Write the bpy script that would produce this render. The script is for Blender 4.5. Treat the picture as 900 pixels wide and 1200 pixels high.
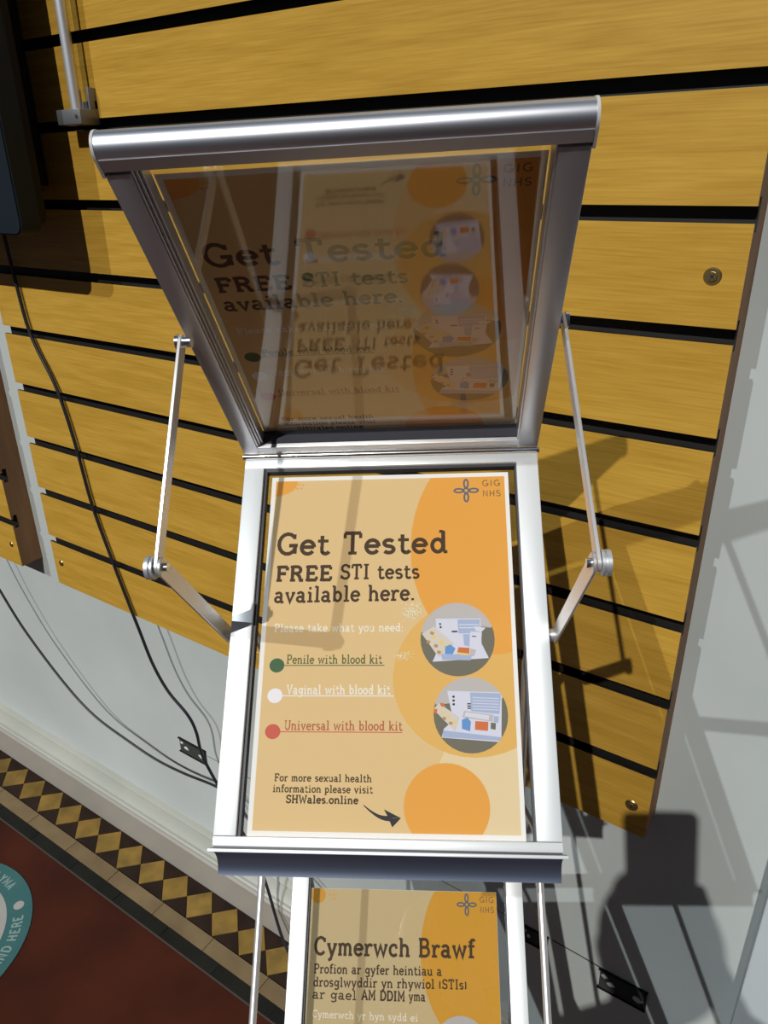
import bpy, bmesh, math, random
from mathutils import Vector, Matrix
random.seed(7)
for o in list(bpy.data.objects): bpy.data.objects.remove(o)
SC = bpy.context.scene
COL = SC.collection

# ------------------------------------------------------------------ camera
def basis(yaw, pitch, roll):
    cy, sy, cp, sp = math.cos(yaw), math.sin(yaw), math.cos(pitch), math.sin(pitch)
    f = Vector((-sy*cp, cy*cp, sp)); r = Vector((cy, sy, 0)); u = r.cross(f)
    return r*math.cos(roll)+u*math.sin(roll), -r*math.sin(roll)+u*math.cos(roll), f
F_PX = 874.67
CAM = Vector((0.0, -0.7185, 1.3859))
cr, cu, cf = basis(0.592847, -0.4236705, -0.0128757)
cam = bpy.data.cameras.new('camera'); camo = bpy.data.objects.new('camera', cam); COL.objects.link(camo)
m = Matrix((cr, cu, -cf)).transposed().to_4x4(); m.translation = CAM
camo.matrix_world = m
cam.sensor_fit = 'HORIZONTAL'; cam.sensor_width = 36.0; cam.lens = F_PX*36.0/900.0
cam.clip_start = 0.01
SC.camera = camo

# ------------------------------------------------------------------ light
w = bpy.data.worlds.new('world'); SC.world = w; w.use_nodes = True
nt = w.node_tree; nt.nodes.clear()
wo = nt.nodes.new('ShaderNodeOutputWorld'); bg = nt.nodes.new('ShaderNodeBackground')
tc = nt.nodes.new('ShaderNodeTexCoord'); sx = nt.nodes.new('ShaderNodeSeparateXYZ'); mr = nt.nodes.new('ShaderNodeMapRange')
cr_ = nt.nodes.new('ShaderNodeValToRGB')
nt.links.new(tc.outputs['Generated'], sx.inputs[0]); nt.links.new(sx.outputs['Z'], mr.inputs[0])
mr.inputs[1].default_value = -0.6; mr.inputs[2].default_value = 1.0
nt.links.new(mr.outputs[0], cr_.inputs[0]); nt.links.new(cr_.outputs[0], bg.inputs[0])
cr_.color_ramp.elements[0].color = (0.024, 0.022, 0.024, 1)
cr_.color_ramp.elements[1].color = (0.060, 0.075, 0.105, 1)
bg.inputs[1].default_value = 1.0
nt.links.new(bg.outputs[0], wo.inputs[0])
S1 = Vector((-0.155, 1.0, -0.90)); S2 = Vector((0.345, 1.0, -0.90))
def sun(name, d, e, ang, col):
    l = bpy.data.lights.new(name, 'SUN'); l.energy = e; l.angle = math.radians(ang); l.color = col
    o = bpy.data.objects.new(name, l); COL.objects.link(o)
    o.rotation_euler = d.to_track_quat('-Z', 'Y').to_euler(); o.location = (0, -3, 3)
sun('sun', S1, 2.35, 0.55, (1.0, 0.975, 0.93))
sun('window_reflected_sun', S2, 1.5, 0.5, (0.90, 0.96, 1.0))
SC.view_settings.view_transform = 'Standard'; SC.view_settings.look = 'None'
SC.view_settings.gamma = 1; SC.view_settings.use_curve_mapping = False
SC.view_settings.exposure = 0.0

# ------------------------------------------------------------------ materials
def mat(name, col, rough=0.5, metal=0.0, spec=0.5):
    m = bpy.data.materials.new(name); m.use_nodes = True
    b = m.node_tree.nodes['Principled BSDF']
    b.inputs['Base Color'].default_value = (*col, 1); b.inputs['Roughness'].default_value = rough
    b.inputs['Metallic'].default_value = metal; b.inputs['Specular IOR Level'].default_value = spec
    return m
def noisy(name, c0, c1, scale=(8, 8, 8), rough=0.5, bump=0.0, detail=6, lo=0.35, hi=0.65, coord='Object', metal=0.0, spec=0.5, perobj=0.0, bscale=None):
    m = mat(name, c0, rough, metal, spec); n = m.node_tree.nodes; l = m.node_tree.links; b = n['Principled BSDF']
    t = n.new('ShaderNodeTexCoord'); mp = n.new('ShaderNodeMapping'); mp.inputs['Scale'].default_value = scale
    oi = n.new('ShaderNodeObjectInfo')
    if perobj:
        va = n.new('ShaderNodeVectorMath'); va.operation = 'SCALE'; va.inputs['Scale'].default_value = 13.7
        cx = n.new('ShaderNodeCombineXYZ'); l.new(oi.outputs['Random'], cx.inputs[0]); l.new(oi.outputs['Random'], cx.inputs[1]); l.new(cx.outputs[0], va.inputs[0])
        l.new(va.outputs[0], mp.inputs['Location'])
    ns = n.new('ShaderNodeTexNoise'); ns.inputs['Scale'].default_value = 1.0; ns.inputs['Detail'].default_value = detail
    rp = n.new('ShaderNodeValToRGB'); rp.color_ramp.elements[0].position = lo; rp.color_ramp.elements[1].position = hi
    rp.color_ramp.elements[0].color = (*c0, 1); rp.color_ramp.elements[1].color = (*c1, 1)
    l.new(t.outputs[coord], mp.inputs[0]); l.new(mp.outputs[0], ns.inputs[0]); l.new(ns.outputs['Fac'], rp.inputs[0])
    if perobj:
        hs = n.new('ShaderNodeHueSaturation'); mrr = n.new('ShaderNodeMapRange')
        mrr.inputs[3].default_value = 1-perobj; mrr.inputs[4].default_value = 1+perobj
        l.new(oi.outputs['Random'], mrr.inputs[0]); l.new(mrr.outputs[0], hs.inputs['Value']); l.new(rp.outputs[0], hs.inputs['Color']); l.new(hs.outputs[0], b.inputs['Base Color'])
    else: l.new(rp.outputs[0], b.inputs['Base Color'])
    if bump:
        bp = n.new('ShaderNodeBump'); bp.inputs['Strength'].default_value = bump; bp.inputs['Distance'].default_value = 0.002
        l.new(ns.outputs['Fac'], bp.inputs['Height']); l.new(bp.outputs[0], b.inputs['Normal'])
    return m

def wood_mat():
    m = mat('oak_laminate', (0.6, 0.36, 0.07), 0.42, 0, 0.35); n = m.node_tree.nodes; l = m.node_tree.links; b = n['Principled BSDF']
    t = n.new('ShaderNodeTexCoord'); oi = n.new('ShaderNodeObjectInfo')
    cx = n.new('ShaderNodeCombineXYZ'); mu = n.new('ShaderNodeMath'); mu.operation = 'MULTIPLY'; mu.inputs[1].default_value = 37.0
    l.new(oi.outputs['Random'], mu.inputs[0]); l.new(mu.outputs[0], cx.inputs[0]); l.new(mu.outputs[0], cx.inputs[2])
    ad = n.new('ShaderNodeVectorMath'); ad.operation = 'ADD'; l.new(t.outputs['Object'], ad.inputs[0]); l.new(cx.outputs[0], ad.inputs[1])
    m1 = n.new('ShaderNodeMapping'); m1.inputs['Scale'].default_value = (1.6, 4, 20); l.new(ad.outputs[0], m1.inputs[0])
    m2 = n.new('ShaderNodeMapping'); m2.inputs['Scale'].default_value = (16, 30, 480); l.new(ad.outputs[0], m2.inputs[0])
    n1 = n.new('ShaderNodeTexNoise'); n1.inputs['Scale'].default_value = 1; n1.inputs['Detail'].default_value = 3; l.new(m1.outputs[0], n1.inputs[0])
    wv = n.new('ShaderNodeMath'); wv.operation = 'MULTIPLY'; wv.inputs[1].default_value = 34; l.new(n1.outputs['Fac'], wv.inputs[0])
    sn = n.new('ShaderNodeMath'); sn.operation = 'SINE'; l.new(wv.outputs[0], sn.inputs[0])
    n2 = n.new('ShaderNodeTexNoise'); n2.inputs['Scale'].default_value = 1; n2.inputs['Detail'].default_value = 4; l.new(m2.outputs[0], n2.inputs[0])
    mA = n.new('ShaderNodeMapRange'); mA.inputs[1].default_value = -1; mA.inputs[2].default_value = 1; mA.inputs[3].default_value = 0; mA.inputs[4].default_value = 0.20; l.new(sn.outputs[0], mA.inputs[0])
    s = n.new('ShaderNodeMath'); s.operation = 'MULTIPLY_ADD'; s.inputs[1].default_value = 1.0; l.new(n2.outputs['Fac'], s.inputs[0]); l.new(mA.outputs[0], s.inputs[2])
    rp = n.new('ShaderNodeValToRGB'); rp.color_ramp.elements[0].position = 0.30; rp.color_ramp.elements[1].position = 0.85
    rp.color_ramp.elements[0].color = (0.38, 0.205, 0.022, 1); rp.color_ramp.elements[1].color = (0.52, 0.305, 0.046, 1)
    l.new(s.outputs[0], rp.inputs[0]); l.new(rp.outputs[0], b.inputs['Base Color'])
    return m

def sheet_mat(name, tint, f0, rough=0.008):
    """clear plastic sheet: straight-through light plus a Schlick reflection, the same from either side"""
    m = bpy.data.materials.new(name); m.use_nodes = True; n = m.node_tree.nodes; l = m.node_tree.links; n.clear()
    o = n.new('ShaderNodeOutputMaterial'); mx = n.new('ShaderNodeMixShader'); lw = n.new('ShaderNodeLayerWeight'); lw.inputs[0].default_value = 0.5
    pw = n.new('ShaderNodeMath'); pw.operation = 'POWER'; pw.inputs[1].default_value = 5
    ma = n.new('ShaderNodeMath'); ma.operation = 'MULTIPLY_ADD'; ma.inputs[1].default_value = 1-f0; ma.inputs[2].default_value = f0
    tr = n.new('ShaderNodeBsdfTransparent'); tr.inputs[0].default_value = (*tint, 1); g = n.new('ShaderNodeBsdfGlossy'); g.inputs['Roughness'].default_value = rough
    l.new(lw.outputs['Facing'], pw.inputs[0]); l.new(pw.outputs[0], ma.inputs[0]); l.new(ma.outputs[0], mx.inputs[0])
    l.new(tr.outputs[0], mx.inputs[1]); l.new(g.outputs[0], mx.inputs[2]); l.new(mx.outputs[0], o.inputs[0])
    return m

M = {}
M['wood'] = wood_mat()
M['groove'] = mat('black_groove', (0.006, 0.005, 0.004), 0.6)
M['mdf'] = noisy('slat_board_edge', (0.20, 0.095, 0.036), (0.28, 0.14, 0.055), (30, 30, 6), 0.7)
M['wall'] = noisy('grey_wall_paint', (0.395, 0.425, 0.41), (0.455, 0.485, 0.47), (3, 3, 3), 0.55, 0.25, 8)
M['pier'] = noisy('pier_paint', (0.44, 0.48, 0.49), (0.50, 0.54, 0.55), (3, 3, 3), 0.5)
M['skirt'] = noisy('skirting_paint', (0.27, 0.25, 0.215), (0.31, 0.285, 0.25), (4, 4, 4), 0.45, 0.15, 8)
M['mould'] = noisy('moulding_paint', (0.33, 0.335, 0.29), (0.38, 0.38, 0.33), (5, 5, 5), 0.4, 0.1)
M['red'] = noisy('red_floor', (0.034, 0.0075, 0.0035), (0.060, 0.0125, 0.005), (5, 5, 5), 0.6, 0.1, 8, spec=0.15)
M['ylw'] = noisy('yellow_tile', (0.13, 0.085, 0.022), (0.28, 0.165, 0.036), (20, 20, 20), 0.55, 0.2, 6, 0.3, 0.7, perobj=0.22, spec=0.2)
M['brn'] = noisy('brown_tile', (0.016, 0.008, 0.005), (0.026, 0.013, 0.008), (20, 20, 20), 0.45, 0.1, perobj=0.1, spec=0.2)
M['crm'] = noisy('cream_tile', (0.145, 0.10, 0.052), (0.19, 0.135, 0.07), (14, 14, 14), 0.45, 0.1, perobj=0.08, spec=0.2)
M['blk'] = noisy('black_tile', (0.007, 0.007, 0.0055), (0.012, 0.0115, 0.009), (14, 14, 14), 0.45, perobj=0.05, spec=0.2)
M['grout'] = mat('grout', (0.05, 0.04, 0.03), 0.8)
M['alu'] = noisy('brushed_aluminium', (0.66, 0.68, 0.70), (0.72, 0.73, 0.75), (6, 6, 6), 0.42, 0, 2, metal=0.75)
M['aluw'] = noisy('satin_frame', (0.74, 0.77, 0.78), (0.80, 0.82, 0.82), (6, 6, 6), 0.45, 0, 2, metal=0.35)
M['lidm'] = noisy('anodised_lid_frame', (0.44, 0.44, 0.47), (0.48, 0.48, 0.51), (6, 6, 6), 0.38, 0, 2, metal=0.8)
M['roll'] = mat('rolled_aluminium', (0.66, 0.68, 0.73), 0.36, 1.0)
M['arm'] = mat('arm_steel', (0.72, 0.70, 0.68), 0.36, 0.7)
M['chrome'] = mat('chrome', (0.75, 0.78, 0.82), 0.18, 1.0)
M['dark'] = mat('dark_gasket', (0.03, 0.032, 0.045), 0.5)
M['cap'] = mat('pale_end_cap', (0.50, 0.49, 0.48), 0.5)
M['cove'] = mat('cove_aluminium', (0.22, 0.26, 0.36), 0.36, 0.9)
M['pane'] = sheet_mat('clear_acrylic', (0.98, 0.98, 0.975), 0.04)
M['lidpane'] = sheet_mat('glossy_acrylic', (0.98, 0.975, 0.97), 0.068, 0.03)
M['brass'] = mat('brass', (0.42, 0.33, 0.15), 0.35, 1.0)
M['slot'] = mat('dark_screw_slot', (0.03, 0.025, 0.015), 0.6)
M['cable'] = mat('black_cable', (0.012, 0.013, 0.018), 0.4)
M['device'] = mat('blue_black_plastic', (0.006, 0.011, 0.016), 0.6, 0, 0.25)
M['grey'] = mat('dull_grey_metal', (0.20, 0.20, 0.205), 0.5, 0.6)
M['black'] = mat('black_metal', (0.006, 0.006, 0.007), 0.6, 0, 0.25)
M['plast'] = mat('white_plaster', (0.5, 0.5, 0.48), 0.9)
M['hole'] = mat('broken_dark', (0.03, 0.034, 0.03), 0.9)
M['teal'] = noisy('teal_vinyl', (0.030, 0.105, 0.110), (0.036, 0.125, 0.128), (8, 8, 8), 0.4)
M['stw'] = noisy('sticker_white', (0.30, 0.29, 0.27), (0.35, 0.34, 0.32), (8, 8, 8), 0.4)
M['phone'] = mat('phone_black', (0.02, 0.02, 0.022), 0.3)
M['skin'] = noisy('skin', (0.50, 0.28, 0.20), (0.58, 0.34, 0.25), (20, 20, 20), 0.55)
M['sleeve'] = noisy('navy_sleeve', (0.03, 0.035, 0.06), (0.04, 0.045, 0.075), (60, 60, 60), 0.9)
M['trouser'] = noisy('dark_trousers', (0.015, 0.015, 0.018), (0.022, 0.022, 0.026), (60, 60, 60), 0.9)
M['hair'] = noisy('brown_hair', (0.03, 0.017, 0.010), (0.05, 0.03, 0.018), (90, 90, 10), 0.6)
M['lip'] = mat('lip', (0.35, 0.13, 0.11), 0.5)
PC = {'paper': (0.80, 0.77, 0.72), 'tan': (0.68, 0.475, 0.225), 'org': (0.74, 0.335, 0.055), 'org2': (0.70, 0.41, 0.115), 'pale': (0.72, 0.56, 0.32),
      'ink': (0.060, 0.036, 0.020), 'white': (0.80, 0.74, 0.62), 'green': (0.055, 0.13, 0.055), 'wdot': (0.80, 0.76, 0.78), 'rd': (0.56, 0.10, 0.065), 'rdt': (0.42, 0.12, 0.05), 'gnt': (0.10, 0.13, 0.04),
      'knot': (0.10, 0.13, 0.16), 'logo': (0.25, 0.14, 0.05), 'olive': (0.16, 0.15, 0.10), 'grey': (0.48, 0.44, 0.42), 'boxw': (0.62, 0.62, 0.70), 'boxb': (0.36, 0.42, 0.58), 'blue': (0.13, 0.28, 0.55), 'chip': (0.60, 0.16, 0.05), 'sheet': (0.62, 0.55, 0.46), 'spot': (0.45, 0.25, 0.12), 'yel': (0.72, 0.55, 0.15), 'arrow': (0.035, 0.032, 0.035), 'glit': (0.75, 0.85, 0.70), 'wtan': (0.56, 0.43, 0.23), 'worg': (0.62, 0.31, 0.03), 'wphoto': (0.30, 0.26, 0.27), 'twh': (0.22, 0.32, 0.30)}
for k, c in PC.items(): M['p_'+k] = mat('print_'+k, tuple(x*(0.90 if x > .1 else 1.0) for x in c), 0.6, 0, 0.12)

# ------------------------------------------------------------------ helpers
def link(name, bm, m, parent=None, smooth=False, loc=None):
    bmesh.ops.remove_doubles(bm, verts=bm.verts, dist=1e-7) if False else None
    me = bpy.data.meshes.new(name); bm.normal_update(); bm.to_mesh(me); bm.free()
    me.materials.append(M[m] if isinstance(m, str) else m)
    if smooth:
        for p in me.polygons: p.use_smooth = True
        if smooth != 'all':
            try: me.set_sharp_from_angle(angle=math.radians(smooth if smooth is not True else 40))
            except Exception: pass
    o = bpy.data.objects.new(name, me); COL.objects.link(o)
    if parent: o.parent = parent
    if loc is not None: o.location = loc
    return o
def empty(name, mw, label, cat, group=None):
    o = bpy.data.objects.new(name, None); COL.objects.link(o); o.empty_display_size = 0.05
    o.matrix_world = mw
    tag(o, label, cat, group); return o
def tag(o, label=None, cat=None, group=None, kind=None):
    if label: o['label'] = label
    if cat: o['category'] = cat
    if group: o['group'] = group
    if kind: o['kind'] = kind
    return o
ID = lambda x, y, z: Vector((x, y, z))
def box(bm, x, y, z, B=ID, bev=0.0, seg=2):
    vs = [bm.verts.new(B(a, b, c)) for a in x for b in y for c in z]
    fs = [(0, 1, 3, 2), (4, 6, 7, 5), (0, 4, 5, 1), (2, 3, 7, 6), (0, 2, 6, 4), (1, 5, 7, 3)]
    F = [bm.faces.new([vs[i] for i in f]) for f in fs]
    bmesh.ops.recalc_face_normals(bm, faces=F)
    if bev: bmesh.ops.bevel(bm, geom=list({e for f in F for e in f.edges}), offset=bev, segments=seg, affect='EDGES', profile=0.5)
def extrude(bm, prof, x0, x1, B, cap=True):
    a = [bm.verts.new(B(x0, p, q)) for p, q in prof]; b = [bm.verts.new(B(x1, p, q)) for p, q in prof]; n = len(prof); F = []
    for i in range(n): F.append(bm.faces.new((a[i], a[(i+1) % n], b[(i+1) % n], b[i])))
    if cap: F.append(bm.faces.new(a)); F.append(bm.faces.new(b[::-1]))
    bmesh.ops.recalc_face_normals(bm, faces=F)
def cyl(bm, p0, p1, r0, r1=None, n=20):
    p0, p1 = Vector(p0), Vector(p1); r1 = r0 if r1 is None else r1
    d = (p1-p0).normalized(); s = d.orthogonal().normalized(); t = d.cross(s)
    A = [bm.verts.new(p0+(s*math.cos(2*math.pi*i/n)+t*math.sin(2*math.pi*i/n))*r0) for i in range(n)]
    Bv = [bm.verts.new(p1+(s*math.cos(2*math.pi*i/n)+t*math.sin(2*math.pi*i/n))*r1) for i in range(n)]
    F = [bm.faces.new((A[i], A[(i+1) % n], Bv[(i+1) % n], Bv[i])) for i in range(n)]+[bm.faces.new(A[::-1]), bm.faces.new(Bv)]
    bmesh.ops.recalc_face_normals(bm, faces=F)
def catmull(P, k=8):
    P = [Vector(p) for p in P]; Q = [P[0]*2-P[1]]+P+[P[-1]*2-P[-2]]; out = []
    for i in range(1, len(Q)-2):
        a, b, c, d = Q[i-1:i+3]
        for j in range(k):
            t = j/k; out.append(0.5*((2*b)+(c-a)*t+(2*a-5*b+4*c-d)*t*t+(3*b-a-3*c+d)*t**3))
    out.append(P[-1]); return out
def tube(bm, P, r, n=10):
    P = [Vector(p) for p in P]; rings = []; up = None
    for i, p in enumerate(P):
        d = (P[min(i+1, len(P)-1)]-P[max(i-1, 0)]).normalized()
        s = d.orthogonal().normalized() if up is None else (up-d*up.dot(d)).normalized()
        up = s; t = d.cross(s)
        rings.append([bm.verts.new(p+(s*math.cos(2*math.pi*k/n)+t*math.sin(2*math.pi*k/n))*r) for k in range(n)])
    F = []
    for a, b in zip(rings, rings[1:]):
        F += [bm.faces.new((a[k], a[(k+1) % n], b[(k+1) % n], b[k])) for k in range(n)]
    F += [bm.faces.new(rings[0][::-1]), bm.faces.new(rings[-1])]
    bmesh.ops.recalc_face_normals(bm, faces=F)
def BM(): return bmesh.new()

# ------------------------------------------------------------------ the setting
YW = 0.047            # painted wall face; the slat boards' face is y = 0
XE = 0.026            # wall meets the pier
def struct(o): o['kind'] = 'structure'; return o
b = BM(); box(b, (-3.2, XE+0.3), (YW, YW+0.12), (-0.05, 2.7)); struct(link('wall_back', b, 'wall'))
b = BM(); box(b, (-3.2, 1.2), (-2.2, YW+0.12), (-0.08, -0.001))
floor = struct(link('floor', b, 'red'))
b = BM(); box(b, (XE, 0.62), (-0.008, YW), (0.0, 2.7), bev=0.002); struct(link('trim_1', b, 'pier'))
# skirting board: plain board below, moulding above
b = BM()
prof = [(YW, 0.0), (-0.001, 0.0), (-0.001, 0.079), (0.003, 0.083), (YW, 0.083)]
B_sk = lambda x, p, q: Vector((x, p, q))
extrude(b, prof, -3.2, XE, B_sk)
sk = struct(link('baseboard_back', b, 'skirt', smooth=30))
b = BM()
prof = [(YW, 0.083), (0.004, 0.083), (0.004, 0.087), (0.007, 0.0895), (0.011, 0.0895), (0.011, 0.092), (0.017, 0.0965), (0.024, 0.0995), (0.030, 0.101), (0.034, 0.1015), (0.034, 0.105), (0.039, 0.108), (YW, 0.109)]
extrude(b, prof, -3.2, XE, B_sk); link('moulding', b, 'mould', sk, smooth=30)

# patterned floor border: squares set on their points, dark triangles, cream and black strips
TP = 0.0735; X0 = -0.788; YC = -0.0395; h2 = TP/2-0.0006
def poly_prism(bm, pts, z0, z1):
    a = [bm.verts.new((x, y, z0)) for x, y in pts]; c = [bm.verts.new((x, y, z1)) for x, y in pts]; n = len(pts)
    F = [bm.faces.new(c)]+[bm.faces.new((a[i], a[(i+1) % n], c[(i+1) % n], c[i])) for i in range(n)]
    bmesh.ops.recalc_face_normals(bm, faces=F)
def mesh_of(pts, z0, z1, name, m):
    b = BM(); poly_prism(b, pts, z0, z1); me = bpy.data.meshes.new(name); b.normal_update(); b.to_mesh(me); b.free(); me.materials.append(M[m]); return me
def place(me, name, x, y, z=0.0, rz=0.0):
    o = bpy.data.objects.new(name, me); COL.objects.link(o); o.parent = floor; o.location = (x, y, z); o.rotation_euler.z = rz; return o
b = BM(); box(b, (-2.2, XE), (-0.1365, -0.0), (-0.001, 0.0006)); link('grout_bed', b, 'grout', floor)
dia = mesh_of([(h2, 0), (0, h2), (-h2, 0), (0, -h2)], 0.0004, 0.0032, 'tile', 'ylw')
hb = h2-0.0012
tri = mesh_of([(-hb, 0), (0, -hb), (hb, 0)], 0.0004, 0.0030, 'tile', 'brn')
for i in range(-18, 11):
    x = X0+TP*i
    place(dia, 'tile', x, YC, random.uniform(-0.0002, 0.0002), random.choice((0, 1, 2, 3))*math.pi/2)
    place(tri, 'tile', x+TP/2, YC+h2-0.0002, random.uniform(-0.0002, 0.0002))
    place(tri, 'tile', x+TP/2, YC-h2+0.0002, random.uniform(-0.0002, 0.0002), math.pi)
L = 0.1455
cream = mesh_of([(0.0007, 0), (L-0.0007, 0), (L-0.0007, 0.031), (0.0007, 0.031)], 0.0004, 0.0031, 'tile', 'crm')
black = mesh_of([(0.0007, 0), (L-0.0007, 0), (L-0.0007, 0.0235), (0.0007, 0.0235)], 0.0004, 0.0029, 'tile', 'blk')
for i in range(-9, 6):
    place(cream, 'tile', -0.709+L*i, -0.1085, random.uniform(-0.0002, 0.0002))
    place(black, 'tile', -0.709+L*i+0.05, -0.1335, random.uniform(-0.0002, 0.0002))

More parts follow.
